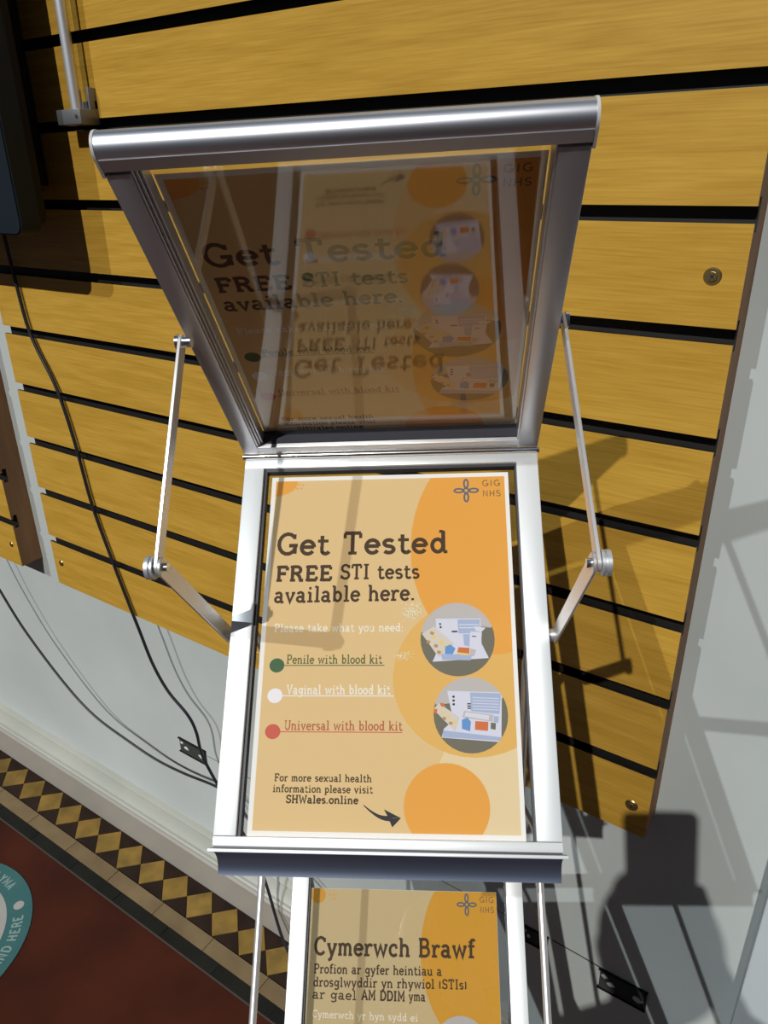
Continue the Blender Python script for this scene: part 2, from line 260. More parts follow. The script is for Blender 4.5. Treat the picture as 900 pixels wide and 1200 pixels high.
# ------------------------------------------------------------------ glyphs (typewriter slab letters drawn as strokes)
def A_(cx, cy, rx, ry, a0, a1, n=None):
    n = n or max(4, int(abs(a1-a0)/22)); return [(cx+rx*math.cos(math.radians(a0+(a1-a0)*i/n)), cy+ry*math.sin(math.radians(a0+(a1-a0)*i/n))) for i in range(n+1)]
def H(x0, x1, y): return ('s', [(x0, y), (x1, y)])
E_ = lambda cx, cy, rx, ry: A_(cx, cy, rx, ry, 0, 360, 16)
G = {
 'a': (.68, [A_(.29,.47,.19,.16,165,0)+[(.48,.1),(.52,.02),(.66,.02)], E_(.28,.19,.2,.16)]),
 'b': (.70, [[(.15,1),(.15,0)], E_(.37,.32,.22,.29), H(0,.15,.97)]),
 'c': (.62, [A_(.34,.32,.26,.3,45,320), [(.5,.5),(.54,.42)]]),
 'd': (.72, [[(.56,1),(.56,.03)], E_(.33,.32,.22,.29), H(.4,.56,.97), H(.56,.72,.03)]),
 'e': (.64, [A_(.33,.32,.26,.3,0,325), [(.08,.34),(.59,.34)]]),
 'f': (.46, [[(.2,0),(.2,.8)]+A_(.34,.8,.14,.17,180,30), H(.02,.44,.62), H(.04,.4,.03)]),
 'g': (.70, [E_(.32,.36,.22,.25), [(.56,.62),(.56,-.12)]+A_(.33,-.12,.23,.15,0,-160), H(.56,.72,.6)]),
 'h': (.74, [[(.15,1),(.15,0)], [(.15,.4)]+A_(.36,.38,.21,.23,170,0)+[(.57,0)], H(0,.15,.97), H(.02,.28,.03), H(.44,.72,.03)]),
 'i': (.42, [[(.21,.62),(.21,0)], H(.04,.21,.6), H(.02,.4,.03), [(.12,.88),(.28,.88)]]),
 'k': (.72, [[(.15,1),(.15,0)], [(.15,.24),(.5,.6)], [(.28,.37),(.58,.03)], H(0,.15,.97), H(.02,.28,.03), H(.38,.64,.6), H(.46,.72,.03)]),
 'l': (.40, [[(.2,1),(.2,0)], H(.02,.2,.97), H(.01,.39,.03)]),
 'm': (1.0, [[(.15,.62),(.15,0)], [(.15,.4)]+A_(.32,.4,.17,.22,170,0)+[(.49,0)], [(.49,.4)]+A_(.66,.4,.17,.22,170,0)+[(.83,0)], H(0,.15,.6), H(.02,.28,.03), H(.38,.6,.03), H(.72,.98,.03)]),
 'n': (.74, [[(.15,.62),(.15,0)], [(.15,.4)]+A_(.36,.38,.21,.23,170,0)+[(.57,0)], H(0,.15,.6), H(.02,.28,.03), H(.44,.72,.03)]),
 'o': (.66, [E_(.33,.32,.26,.3)]),
 'p': (.70, [[(.15,.62),(.15,-.3)], E_(.37,.32,.22,.29), H(0,.15,.6), H(.0,.32,-.28)]),
 'r': (.54, [[(.16,.62),(.16,0)], [(.16,.36)]+A_(.38,.36,.2,.25,165,40), H(0,.16,.6), H(.0,.36,.03)]),
 's': (.56, [A_(.28,.47,.19,.145,25,270,9)+A_(.28,.175,.2,.15,90,-150,9)[1:]]),
 't': (.50, [[(.2,.86),(.2,.18)]+A_(.35,.18,.15,.16,180,340), H(.02,.46,.61)]),
 'u': (.74, [[(.15,.62),(.15,.24)]+A_(.36,.24,.21,.22,180,350), [(.57,.62),(.57,.03)], H(.0,.15,.6), H(.42,.57,.6), H(.57,.73,.03)]),
 'v': (.68, [[(.1,.6),(.34,.02),(.58,.6)], H(.0,.24,.6), H(.44,.68,.6)]),
 'w': (.96, [[(.1,.6),(.28,.02),(.48,.58),(.68,.02),(.86,.6)], H(.0,.22,.6), H(.74,.96,.6)]),
 'x': (.68, [[(.1,.6),(.58,.03)], [(.58,.6),(.1,.03)], H(0,.24,.6), H(.44,.68,.6), H(0,.24,.03), H(.44,.68,.03)]),
 'y': (.68, [[(.1,.6),(.34,.03)], [(.58,.6),(.28,-.22),(.12,-.28)], H(.0,.24,.6), H(.44,.68,.6)]),
 'A': (.86, [[(.1,.03),(.42,.97),(.76,.03)], [(.2,.32),(.64,.32)], H(.0,.26,.03), H(.6,.88,.03)]),
 'B': (.80, [[(.16,.0),(.16,1)], [(.16,.96)]+A_(.42,.74,.2,.22,90,-90)+[(.16,.52)], A_(.44,.28,.24,.25,90,-90)+[(.16,.03)], H(.02,.44,.97), H(.02,.44,.03)]),
 'C': (.80, [A_(.44,.5,.35,.47,40,320), ('s', [(.71,.95),(.71,.7)])]),
 'D': (.84, [[(.16,0),(.16,1)], [(.16,.97)]+A_(.4,.5,.36,.47,90,-90)+[(.16,.03)], H(.02,.4,.97), H(.02,.4,.03)]),
 'E': (.76, [[(.16,0),(.16,1)], [(.12,.96),(.66,.96)], H(.02,.3,.96), [(.16,.5),(.48,.5)], [(.12,.04),(.68,.04)], H(.02,.3,.04), ('s', [(.65,.96),(.65,.74)]), ('s', [(.48,.62),(.48,.38)]), ('s', [(.67,.04),(.67,.28)])]),
 'F': (.72, [[(.16,0),(.16,1)], [(.12,.96),(.66,.96)], H(.02,.3,.96), [(.16,.5),(.48,.5)], [(.65,.96),(.65,.72)], [(.48,.62),(.48,.38)], H(.02,.36,.03)]),
 'G': (.88, [A_(.44,.5,.36,.47,45,330), [(.75,.42),(.75,.04)], [(.5,.42),(.86,.42)], ('s', [(.72,.95),(.72,.72)])]),
 'H': (.88, [[(.16,0),(.16,1)], [(.7,0),(.7,1)], [(.16,.5),(.7,.5)], H(.02,.32,.97), H(.02,.32,.03), H(.56,.86,.97), H(.56,.86,.03)]),
 'I': (.46, [[(.22,0),(.22,1)], H(.04,.4,.97), H(.04,.4,.03)]),
 'M': (1.0, [[(.16,.02),(.16,.98),(.49,.3),(.82,.98),(.82,.02)], H(.02,.2,.97), H(.78,.96,.97), H(.02,.32,.03), H(.66,.96,.03)]),
 'N': (.88, [[(.16,.02),(.16,.98),(.7,.04),(.7,.98)], H(.02,.18,.97), H(.56,.86,.97), H(.02,.32,.03)]),
 'P': (.76, [[(.16,0),(.16,1)], [(.16,.97)]+A_(.42,.72,.24,.25,90,-90)+[(.16,.47)], H(.02,.42,.97), H(.02,.36,.03)]),
 'R': (.84, [[(.16,0),(.16,1)], [(.16,.97)]+A_(.42,.74,.22,.23,90,-90)+[(.16,.51)], [(.4,.51),(.58,.3),(.66,.03),(.82,.03)], H(.02,.42,.97), H(.02,.34,.03)]),
 'S': (.72, [A_(.36,.74,.25,.23,25,270,10)+A_(.36,.27,.27,.24,90,-155,10)[1:], ('s', [(.62,.97),(.62,.74)]), ('s', [(.08,.03),(.08,.27)])]),
 'T': (.80, [[(.39,0),(.39,.97)], [(.06,.96),(.72,.96)], ('s', [(.07,.96),(.07,.72)]), ('s', [(.71,.96),(.71,.72)]), H(.22,.56,.03)]),
 'U': (.84, [[(.15,.97),(.15,.34)]+A_(.42,.34,.27,.32,180,360)+[(.69,.97)], H(.0,.3,.97), H(.54,.84,.97)]),
 'V': (.84, [[(.1,.97),(.42,.02),(.74,.97)], H(.0,.26,.97), H(.58,.84,.97)]),
 'W': (1.1, [[(.1,.97),(.32,.02),(.55,.75),(.78,.02),(1.0,.97)], H(.0,.24,.97), H(.86,1.1,.97)]),
 'Y': (.80, [[(.1,.97),(.4,.48),(.7,.97)], [(.4,.48),(.4,0)], H(0,.24,.97), H(.56,.8,.97), H(.24,.56,.03)]),
 '.': (.30, [[(.13,-.02),(.13,.12)]]), ':': (.34, [[(.15,-.02),(.15,.12)], [(.15,.42),(.15,.56)]]),
 '(': (.36, [A_(.4,.4,.28,.62,140,220)]), ')': (.36, [A_(-.06,.4,.28,.62,40,-40)]), ' ': (.42, [])}
def ribbon(bm, pts, w, z, T):
    n = len(pts)
    if n < 2: return
    L_, R_ = [], []
    closed = n > 3 and abs(pts[0][0]-pts[-1][0])+abs(pts[0][1]-pts[-1][1]) < 1e-6
    for i, (x, y) in enumerate(pts):
        def dirn(i0, i1):
            dx, dy = pts[i1][0]-pts[i0][0], pts[i1][1]-pts[i0][1]; l = math.hypot(dx, dy) or 1; return dx/l, dy/l
        if closed: d0 = dirn(i-1 if i else n-2, i); d1 = dirn(i, i+1 if i < n-1 else 1)
        else: d0 = dirn(max(i-1, 0), max(i, 1)); d1 = dirn(min(i, n-2), min(i+1, n-1))
        nx, ny = -(d0[1]+d1[1]), d0[0]+d1[0]; l = math.hypot(nx, ny) or 1; nx, ny = nx/l, ny/l
        c = max(0.45, nx*-d0[1]+ny*d0[0]); k = w/2/c
        L_.append(bm.verts.new(T(x+nx*k, y+ny*k, z))); R_.append(bm.verts.new(T(x-nx*k, y-ny*k, z)))
    for i in range(n-1): bm.faces.new((R_[i], R_[i+1], L_[i+1], L_[i]))
DZ = 1.2e-5
def text_width(s, track=.075): return sum(G[c][0]+track for c in s)-track
def text(bm, s, x0, x1, y, cap, z, wt=.095, slabs=True, track=.075, T=None, tilt=0.0):
    sx = (x1-x0)/text_width(s, track); x = x0
    for c in s:
        adv, st = G[c]
        for k, q in enumerate(st):
            slab = isinstance(q, tuple)
            if slab and not slabs: continue
            pts = q[1] if slab else q
            P = [(px*sx, py*cap) for px, py in pts]; wt_ = wt*1.38
            ox = x
            ribbon(bm, P, wt_*cap*(0.82 if slab else 1), z+k*DZ*0.5, (lambda X, Y, Z, ox=ox: Vector((ox+X, y+Y+tilt*(ox+X-x0), Z))) if T is None else (lambda X, Y, Z, ox=ox: T(ox+X, Y, Z)))
        x += (adv+track)*sx
def clip(P, C):  # convex clip polygon C, counter-clockwise
    out = P
    for i in range(len(C)):
        a, b_ = C[i], C[(i+1) % len(C)]; inp = out; out = []
        if not inp: break
        s = lambda p: (b_[0]-a[0])*(p[1]-a[1])-(b_[1]-a[1])*(p[0]-a[0])
        for j in range(len(inp)):
            p, q = inp[j-1], inp[j]; sp, sq = s(p), s(q)
            if (sp >= 0) != (sq >= 0):
                t = sp/(sp-sq); out.append((p[0]+(q[0]-p[0])*t, p[1]+(q[1]-p[1])*t))
            if sq >= 0: out.append(q)
    return out
def flat(bm, P, z):
    if len(P) >= 3:
        f = bm.faces.new([bm.verts.new((x, y, z)) for x, y in P])
        bm.normal_update()
        if f.normal.z < 0: f.normal_flip()
def ell(cx, cy, rx, ry, n=40, rot=0):
    return [(cx+rx*math.cos(t)*math.cos(rot)-ry*math.sin(t)*math.sin(rot), cy+rx*math.cos(t)*math.sin(rot)+ry*math.sin(t)*math.cos(rot)) for t in (2*math.pi*i/n for i in range(n))]
def rect(x0, x1, y0, y1): return [(x0, y0), (x1, y0), (x1, y1), (x0, y1)]

def kit_photo(par, cx, cy, r, kind, z):
    """round photograph of an opened test kit, flat print"""
    D = ell(cx, cy, r, r, 36)
    cc, rr = ((317, 370), (246, 232)) if kind == 1 else ((402, 862), (237, 238))
    U = lambda x, y: (cx+(x-cc[0])/rr[0]*r, cy-(y-cc[1])/rr[1]*r)
    lay = [('olive', D)]
    def q(c, *p): lay.append((c, clip([U(*a) for a in p][::-1], D)))
    if kind == 1:
        q('grey', (40, 100), (600, 100), (600, 250), (540, 300), (470, 290), (60, 330))
        q('boxw', (175, 240), (473, 240), (476, 400), (520, 490), (150, 512), (175, 460)); q('boxb', (320, 246), (468, 246), (466, 335), (325, 335))
        q('boxw', (330, 276), (460, 276), (460, 282), (330, 282)); q('boxw', (330, 296), (440, 296), (440, 302), (330, 302))
        q('arrow', (196, 270), (208, 268), (210, 280), (200, 282)); q('arrow', (198, 290), (212, 288), (214, 300), (202, 302)); q('arrow', (280, 318), (318, 318), (318, 328), (280, 328))
        q('boxb', (355, 340), (400, 340), (395, 418), (360, 410)); q('boxw', (405, 322), (480, 330), (470, 422), (398, 412)); q('boxw', (430, 290), (506, 300), (478, 326), (440, 320))
        q('sheet', (80, 335), (160, 290), (295, 400), (190, 485)); q('arrow', (414, 350), (442, 352), (442, 358), (414, 356))
        for a, c_ in (((115, 375), 'spot'), ((150, 345), 'yel'), ((185, 440), 'spot'), ((200, 380), 'yel'), ((165, 400), 'spot'), ((225, 405), 'yel'), ((140, 320), 'spot')):
            q(c_, a, (a[0]+24, a[1]+8), (a[0]+16, a[1]+26), (a[0]-6, a[1]+18))
        q('blue', (235, 418), (270, 404), (302, 430), (280, 472), (232, 468)); q('boxb', (205, 462), (410, 470), (400, 504), (215, 500))
        q('chip', (322, 422), (395, 426), (392, 472), (312, 464)); q('yel', (316, 454), (392, 462), (390, 474), (312, 466)); q('grey', (400, 430), (440, 440), (420, 480), (398, 474))
    else:
        q('grey', (150, 610), (650, 610), (650, 740), (600, 760), (180, 800))
        q('boxw', (255, 712), (605, 722), (590, 1030), (215, 1005), (230, 950), (290, 900)); q('boxb', (402, 722), (600, 728), (585, 858), (405, 840))
        for k in range(5): q('boxw', (415, 752+k*18), (585, 758+k*18), (585, 763+k*18), (415, 757+k*18))
        for k in range(3): q('arrow', (290, 742+k*24), (304, 744+k*24), (300, 758+k*24), (286, 754+k*24))
        for k in range(3): q('arrow', (382, 790+k*14), (405, 790+k*14), (405, 798+k*14), (382, 798+k*14))
        q('grey', (360, 838), (545, 862), (540, 905), (350, 880)); q('boxw', (370, 846), (520, 866), (516, 896), (362, 872)); q('boxb', (548, 870), (580, 872), (574, 912), (546, 908))
        q('sheet', (165, 830), (200, 790), (330, 880), (300, 965)); q('chip', (205, 790), (230, 790), (245, 815), (215, 812)); q('chip', (168, 828), (190, 826), (186, 858), (166, 850))
        for a, c_ in (((215, 840), 'yel'), ((250, 865), 'yel'), ((285, 900), 'yel'), ((225, 875), 'spot'), ((265, 905), 'spot')):
            q(c_, a, (a[0]+22, a[1]+6), (a[0]+18, a[1]+22), (a[0]-4, a[1]+16))
        q('blue', (345, 895), (380, 880), (402, 905), (395, 965), (345, 950)); q('chip', (430, 902), (512, 906), (508, 962), (426, 955)); q('olive', (528, 910), (560, 914), (556, 955), (526, 950))
        q('boxb', (225, 960), (590, 1000), (585, 1022), (222, 1002))
    root = None
    for i, (c, P) in enumerate(lay):
        if len(P) < 3: continue
        b = BM(); flat(b, P, z+i*DZ*0.5)
        if root is None: root = link('kit_photograph', b, 'p_'+c, par)
        else: link('photograph_detail', b, 'p_'+c, root)

def nhs_logo(par, cx, cy, s, z, gx, gy1, gy2, gx1, capy):
    b = BM()
    for k in range(4):
        a = k*math.pi/2
        p = [(math.cos(a)*(0.62*s)+math.cos(t)*0.38*s*math.cos(a)-math.sin(t)*0.17*s*math.sin(a)+cx, math.sin(a)*(0.62*s)+math.cos(t)*0.38*s*math.sin(a)+math.sin(t)*0.17*s*math.cos(a)+cy) for t in (2*math.pi*i/16 for i in range(17))]
        p[-1] = p[0]; ribbon(b, p, 0.15*s, z+k*DZ*.3, lambda X, Y, Z: Vector((X, Y, Z)))
    q = 0.30*s; d = [(cx+q, cy), (cx, cy+q), (cx-q, cy), (cx, cy-q), (cx+q, cy)]
    ribbon(b, d, 0.12*s, z+5*DZ*.3, lambda X, Y, Z: Vector((X, Y, Z)))
    r = [(cx+0.18*s*math.cos(t), cy+0.18*s*math.sin(t)) for t in (2*math.pi*i/12 for i in range(13))]; r[-1] = r[0]
    ribbon(b, r, 0.08*s, z+6*DZ*.3, lambda X, Y, Z: Vector((X, Y, Z)))
    link('knot_emblem', b, 'p_knot', par)
    b = BM(); text(b, 'GIG', gx, gx1, gy1, capy, z, .12, False, .1); text(b, 'NHS', gx, gx1, gy2, capy, z, .12, False, .1); link('logo_lettering', b, 'p_logo', par)

def five_dots(b, x, y, s, z):
    for dx, dy in ((-1, .5), (0, .6), (1, .5), (-.5, -.5), (.6, -.45)): flat(b, ell(x+dx*s*.9, y+dy*s, s*.28, s*.28, 8), z)

def poster(name, mw, label, welsh=False):
    R = rect(-0.105, 0.105, -0.297, 0.0)
    b = BM(); box(b, (-0.105, 0.105), (-0.297, 0.0), (-0.0003, 0.0)); P = link(name, b, 'p_paper')
    P.matrix_world = mw; tag(P, label, 'poster')
    mg = 0.0002 if welsh else 0.0038
    I = rect(-0.105+mg, 0.105-mg*0.9, -0.297+mg*1.1, -mg)
    z = DZ
    b = BM(); flat(b, I, z); link('printed_ground', b, 'p_wtan' if welsh else 'p_tan', P)
    def shape(c, Q, lv, nm='printed_shape'):
        b = BM(); flat(b, clip(Q, I), z+lv*DZ); link(nm, b, 'p_'+c, P)
    if not welsh:
        shape('pale', ell(0.102, -0.256, 0.062, 0.052), 1)
        shape('org2', ell(0.072, -0.176, 0.067, 0.062, rot=.3), 2)
        shape('org', ell(0.092, -0.062, 0.072, 0.098, rot=-.12), 3)
        shape('org', ell(0.047, -0.274, 0.0325, 0.0315), 3, 'printed_disc')
        shape('org', ell(-0.104, -0.006, 0.0225, 0.0125), 1, 'printed_disc')
        b = BM(); five_dots(b, -0.080, -0.0095, 0.0035, z+2*DZ); link('dot_cluster', b, 'p_org', P)
        zt = z+5*DZ
        b = BM(); text(b, 'Get Tested', -0.0965, 0.0510, -0.0729, 0.0195, zt, .125); link('heading', b, 'p_ink', P)
        b = BM(); text(b, 'FREE', -0.0955, -0.0470, -0.0963, 0.0128, zt, .165, True, .10); text(b, 'STI tests', -0.0400, 0.0272, -0.0953, 0.0128, zt, .12); text(b, 'available here.', -0.0960, 0.0235, -0.1152, 0.0135, zt, .12, tilt=.010); link('subheading', b, 'p_ink', P)
        b = BM(); text(b, 'Please take what you need:', -0.0940, 0.0140, -0.1402, 0.0068, zt, .09); link('white_lettering', b, 'p_white', P)
        for nm, s, xr, xl, y, c, ct, xe in (('green', 'Penile with blood kit', -0.0035, -0.0820, -0.1665, 'green', 'gnt', -0.0015), ('white', 'Vaginal with blood kit', 0.0035, -0.0806, -0.1908, 'wdot', 'white', 0.0062), ('red', 'Universal with blood kit', 0.0132, -0.0807, -0.2187, 'rd', 'rdt', 0.0132)):
            b = BM(); text(b, s, xl, xr, y, 0.0072, zt, .10); link(nm+'_lettering', b, 'p_'+ct, P)
            b = BM(); flat(b, rect(-0.0900, xe, y-0.0018, y-0.0011), zt-DZ); flat(b, ell(-0.0900, y-0.0014, 0.0062, 0.0058, 24), zt); link(nm+'_dot', b, 'p_'+c, P)
        b = BM(); text(b, 'For more sexual health', -0.0862, -0.0102, -0.2570, 0.0054, zt, .12); text(b, 'information please visit', -0.0870, -0.0092, -0.2650, 0.0054, zt, .12); text(b, 'SHWales.online', -0.0762, -0.0202, -0.2727, 0.0056, zt, .145); link('small_lettering', b, 'p_ink', P)
        b = BM(); c = [(-0.016+t*0.022, -0.2735-0.0085*math.sin(min(t*1.25, 1)*math.pi/2)) for t in (i/8 for i in range(9))]
        for i in range(8): 
            wa, wb = 0.0006+0.0022*i/8, 0.0006+0.0022*(i+1)/8
            flat(b, [(c[i][0], c[i][1]-wa), (c[i+1][0], c[i+1][1]-wb), (c[i+1][0], c[i+1][1]+wb*.5), (c[i][0], c[i][1]+wa*.5)], zt)
        flat(b, [(0.0125, -0.2822), (-0.0005, -0.2762), (0.0030, -0.2822)], zt+DZ*.5); flat(b, [(0.0125, -0.2822), (0.0030, -0.2824), (0.0060, -0.2888)], zt+DZ*.7); link('curved_arrow', b, 'p_arrow', P)
        nhs_logo(P, 0.0682, -0.0166, 0.0104, zt, 0.0822, -0.0128, -0.0225, 0.0980, 0.0056)
        kit_photo(P, 0.0578, -0.1468, 0.0300, 1, zt); kit_photo(P, 0.0668, -0.2064, 0.0290, 2, zt)
        b = BM()  # two random clusters of tiny pale green-white specks over the print
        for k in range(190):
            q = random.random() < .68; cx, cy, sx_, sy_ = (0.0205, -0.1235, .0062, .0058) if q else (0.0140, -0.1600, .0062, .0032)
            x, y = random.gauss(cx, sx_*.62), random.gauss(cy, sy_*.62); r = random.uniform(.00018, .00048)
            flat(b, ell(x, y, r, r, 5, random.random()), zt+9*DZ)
        o = link('pale_specks', b, 'p_glit', P); o['kind'] = 'stuff'
    else:
        shape('worg', ell(0.100, -0.058, 0.080, 0.100, rot=-.05), 2)
        shape('worg', ell(-0.097, -0.007, 0.0085, 0.0085), 1, 'printed_disc')
        b = BM(); five_dots(b, -0.0800, -0.0085, 0.0038, z+2*DZ); link('dot_cluster', b, 'p_org', P)
        zt = z+5*DZ
        b = BM(); text(b, 'Cymerwch Brawf', -0.0990, 0.0795, -0.0665, 0.0175, zt, .125, tilt=.012); link('heading', b, 'p_ink', P)
        b = BM(); text(b, 'Profion ar gyfer heintiau a', -0.0980, 0.0430, -0.0840, 0.0088, zt, .12, tilt=.012); text(b, 'drosglwyddir yn rhywiol (STIs)', -0.0982, 0.0700, -0.0965, 0.0088, zt, .12, tilt=.014)
        text(b, 'ar gael', -0.0985, -0.0500, -0.1078, 0.0088, zt, .11); text(b, 'AM DDIM', -0.0445, 0.0030, -0.1072, 0.0088, zt, .15); text(b, 'yma', 0.0070, 0.0250, -0.1065, 0.0088, zt, .11); link('subheading', b, 'p_ink', P)
        b = BM(); text(b, 'Cymerwch yr hyn sydd ei', -0.0975, 0.0170, -0.1252, 0.0070, zt, .09); text(b, 'angen', -0.0975, -0.0690, -0.1370, 0.0070, zt, .09); link('white_lettering', b, 'p_white', P)
        nhs_logo(P, 0.0718, -0.0130, 0.0105, zt, 0.0862, -0.0105, -0.0205, 0.1020, 0.0056)
        kit_photo(P, 0.0628, -0.1475, 0.0290, 1, zt)
        for nm, y, c in (('green', -0.165, 'green'), ('white', -0.189, 'wdot'), ('red', -0.217, 'rd')):
            b = BM(); flat(b, ell(-0.0900, y, 0.0062, 0.0058, 24), zt); flat(b, rect(-0.09, 0.005, y-.0004, y+.0004), zt-DZ); link(nm+'_dot', b, 'p_'+c, P)
    return P

# ------------------------------------------------------------------ slat boards
PITCH = 0.1; ZB = 0.6525; GAP = 0.0136
def slat_mesh(x0, x1, z0, z1, first):
    # T-slot profile: front lip wide, cavity behind the lip taller
    b = BM(); lo = z0 if first else z0+GAP/2; hi = z1-GAP/2; c = 0.007
    prof = [(0.0, lo), (0.0, hi), (0.0045, hi), (0.0045, hi-c), (0.0130, hi-c), (0.0130, lo+(0 if first else c)), (0.0045, lo+(0 if first else c)), (0.0045, lo)]
    if first: prof = [(0.0, lo), (0.0, hi), (0.0045, hi), (0.0045, hi-c), (0.0130, hi-c), (0.0130, lo)]
    extrude(b, prof, x0, x1, lambda x, p, q: Vector((x, p, q)))
    return b
def slat_board(x0, x1, yf, n, label, zoff=0.0):
    root = empty('slatwall_panel', Matrix.Translation((x1, yf, ZB+zoff)), label, 'wall panel')
    wd = x1-x0
    b = BM(); box(b, (-wd, 0), (0.0130, 0.0180), (0, n*PITCH)); link('backing', b, 'mdf', root)
    for k in range(1, n):
        b = BM(); box(b, (-wd, 0), (0.0122, 0.0131), (k*PITCH-0.0134, k*PITCH+0.0134)); link('groove_liner', b, 'groove', root)
    for k in range(n):
        b = slat_mesh(-wd, 0, k*PITCH, (k+1)*PITCH, k == 0)
        o = link('slat', b, 'wood', root); o.data.materials.append(M['groove']); o.data.materials.append(M['mdf'])
        for p in o.data.polygons:
            c = p.center; nn = p.normal
            if abs(nn.x) > .9: p.material_index = 2
            elif c.y > 0.0030 and not (k == 0 and nn.z < -.9): p.material_index = 1
            elif abs(nn.z) > .9 and not (k == 0 and nn.z < -.9): p.material_index = 1
    dep = YW-yf
    for s, xx in ((1, (-0.026, 0)), (0, (-wd, -wd+0.030))):
        b = BM(); box(b, xx, (0.0181, dep), (0.001, n*PITCH)); link('batten', b, 'mdf', root)
    return root
def screw(root, x, z, yf=0.0, r=0.0075):
    b = BM(); cyl(b, (x, -0.0012, z), (x, 0.0, z), r*0.86, r, 24); s = link('screw', b, 'brass', root, smooth=30)
    b = BM(); cyl(b, (x, -0.0024, z), (x, -0.0010, z), r*0.50, r*0.56, 20); link('screw_head', b, 'brass', s, smooth=30)
    b = BM(); a = 0.9
    for t in (a, a+math.pi/2):
        dx, dz = math.cos(t)*r*.36, math.sin(t)*r*.36; px, pz = -math.sin(t)*r*.08, math.cos(t)*r*.08
        bb = [(x-dx-px, z-dz-pz), (x+dx-px, z+dz-pz), (x+dx+px, z+dz+pz), (x-dx+px, z-dz+pz)]
        vs = [b.verts.new((u, -0.00245, v)) for u, v in bb]; b.faces.new(vs)
    link('screw_slot', b, 'slot', s)
XR, XL = -0.1112, -1.268
mainb = slat_board(XL, XR, 0.0, 13, 'large oak-look slatwall panel with black grooves behind the poster stand')
for px, pz in ((-0.1373, 1.3026), (-0.1318, 0.6939), (-1.2456, 0.7024)): screw(mainb, px-XR, pz-ZB, r=0.0078 if px > -1 else 0.0065)
leftb = slat_board(-2.3, -1.394, 0.0, 11, 'narrow strip of oak-look slatwall at the left edge, its thick brown side showing')
screw(leftb, -0.022, 0.045, r=0.006)

# patches of damage and the crack line low on the wall
def chip_patch(cx, cz, w_, h_, label, tilt):
    root = empty('broken_wall_fixing', Matrix.Translation((cx, YW, cz)) @ Matrix.Rotation(tilt, 4, 'Y'), label, 'wall fixing')
    b = BM(); box(b, (-w_/2, w_/2), (-0.0018, 0.001), (-h_/2, h_/2), bev=0.0006, seg=1); link('dark_plate', b, 'hole', root)
    b = BM()
    for z in (-h_/2, h_/2-0.002): box(b, (-w_/2-.002, w_/2+.002), (-0.004, 0.0), (z, z+0.002))
    box(b, (w_/2-.001, w_/2+.001), (-0.004, 0), (-h_/2, h_/2)); link('rim', b, 'black', root)
    for k, (dx, dz, s) in enumerate(((-.40, .20, .10), (-.24, -.06, .13), (.33, -.10, .16))):
        b = BM(); bmesh.ops.create_icosphere(b, subdivisions=2, radius=1.0)
        for v in b.verts: v.co = Vector((v.co.x*s*w_*0.7*(1+random.uniform(-.3, .3))+dx*w_, v.co.y*0.003-0.001, v.co.z*s*h_*0.9*(1+random.uniform(-.3, .3))+dz*h_))
        link('plaster_lump', b, 'plast', root)
    return root
chip_patch(-0.112, 0.312, 0.066, 0.040, 'small broken plate with white plaster lumps low on the wall, right of the stand', math.radians(-1))
chip_patch(-0.247, 0.320, 0.040, 0.032, 'broken plate low on the wall, half hidden behind the stand\'s right rod', math.radians(-1))
chip_patch(-0.992, 0.322, 0.075, 0.036, 'small torn plate low on the wall, left of the stand beside the cable', 0)
b = BM(); tube(b, [(-0.22, YW+.0003, 0.334), (-0.18, YW+.0003, 0.333), (-0.146, YW+.0003, 0.331)], 0.0012, 6); o = link('trim_2', b, 'hole'); struct(o)
b = BM(); tube(b, [(-0.95, YW+.0003, 0.328), (-0.7, YW+.0003, 0.331), (-0.27, YW+.0003, 0.334)], 0.0008, 6); o = link('trim_3', b, 'hole'); struct(o)

# ------------------------------------------------------------------ the stand
HG = Vector((-0.34638981, -0.19538276, 1.16029064))
ex = Vector((0.86973646, 0.49163975, 0.04299828)).normalized()
nb = Vector((-0.49209487, 0.87054158, 0.0)).normalized(); up = ex.cross(nb).normalized()
hz = HG.z/up.z
FOOT = HG-up*hz
RM = Matrix((ex, nb, up)).transposed().to_4x4(); RM.translation = FOOT
stand = empty('poster_stand', RM, 'silver two-tier poster display stand with its hinged lid propped open on folding arms', 'display stand')
off = (0, 0, hz)
a_, b_ = math.radians(44.907), math.radians(50.474)
DN = Vector((0, -math.cos(a_), -math.sin(a_))); NP = Vector((0, -math.sin(a_), math.cos(a_)))
LU = Vector((0, -math.cos(b_), math.sin(b_))); NL = Vector((0, -math.sin(b_), -math.cos(b_)))
X_ = Vector((1, 0, 0))
PB = lambda x, v, m_: X_*x+DN*v+NP*m_
LB = lambda x, v, m_: X_*x+LU*v+NL*m_
def part(name, bm, m, smooth=False, parent=None):
    return link(name, bm, m, parent or stand, smooth, None if parent else off)
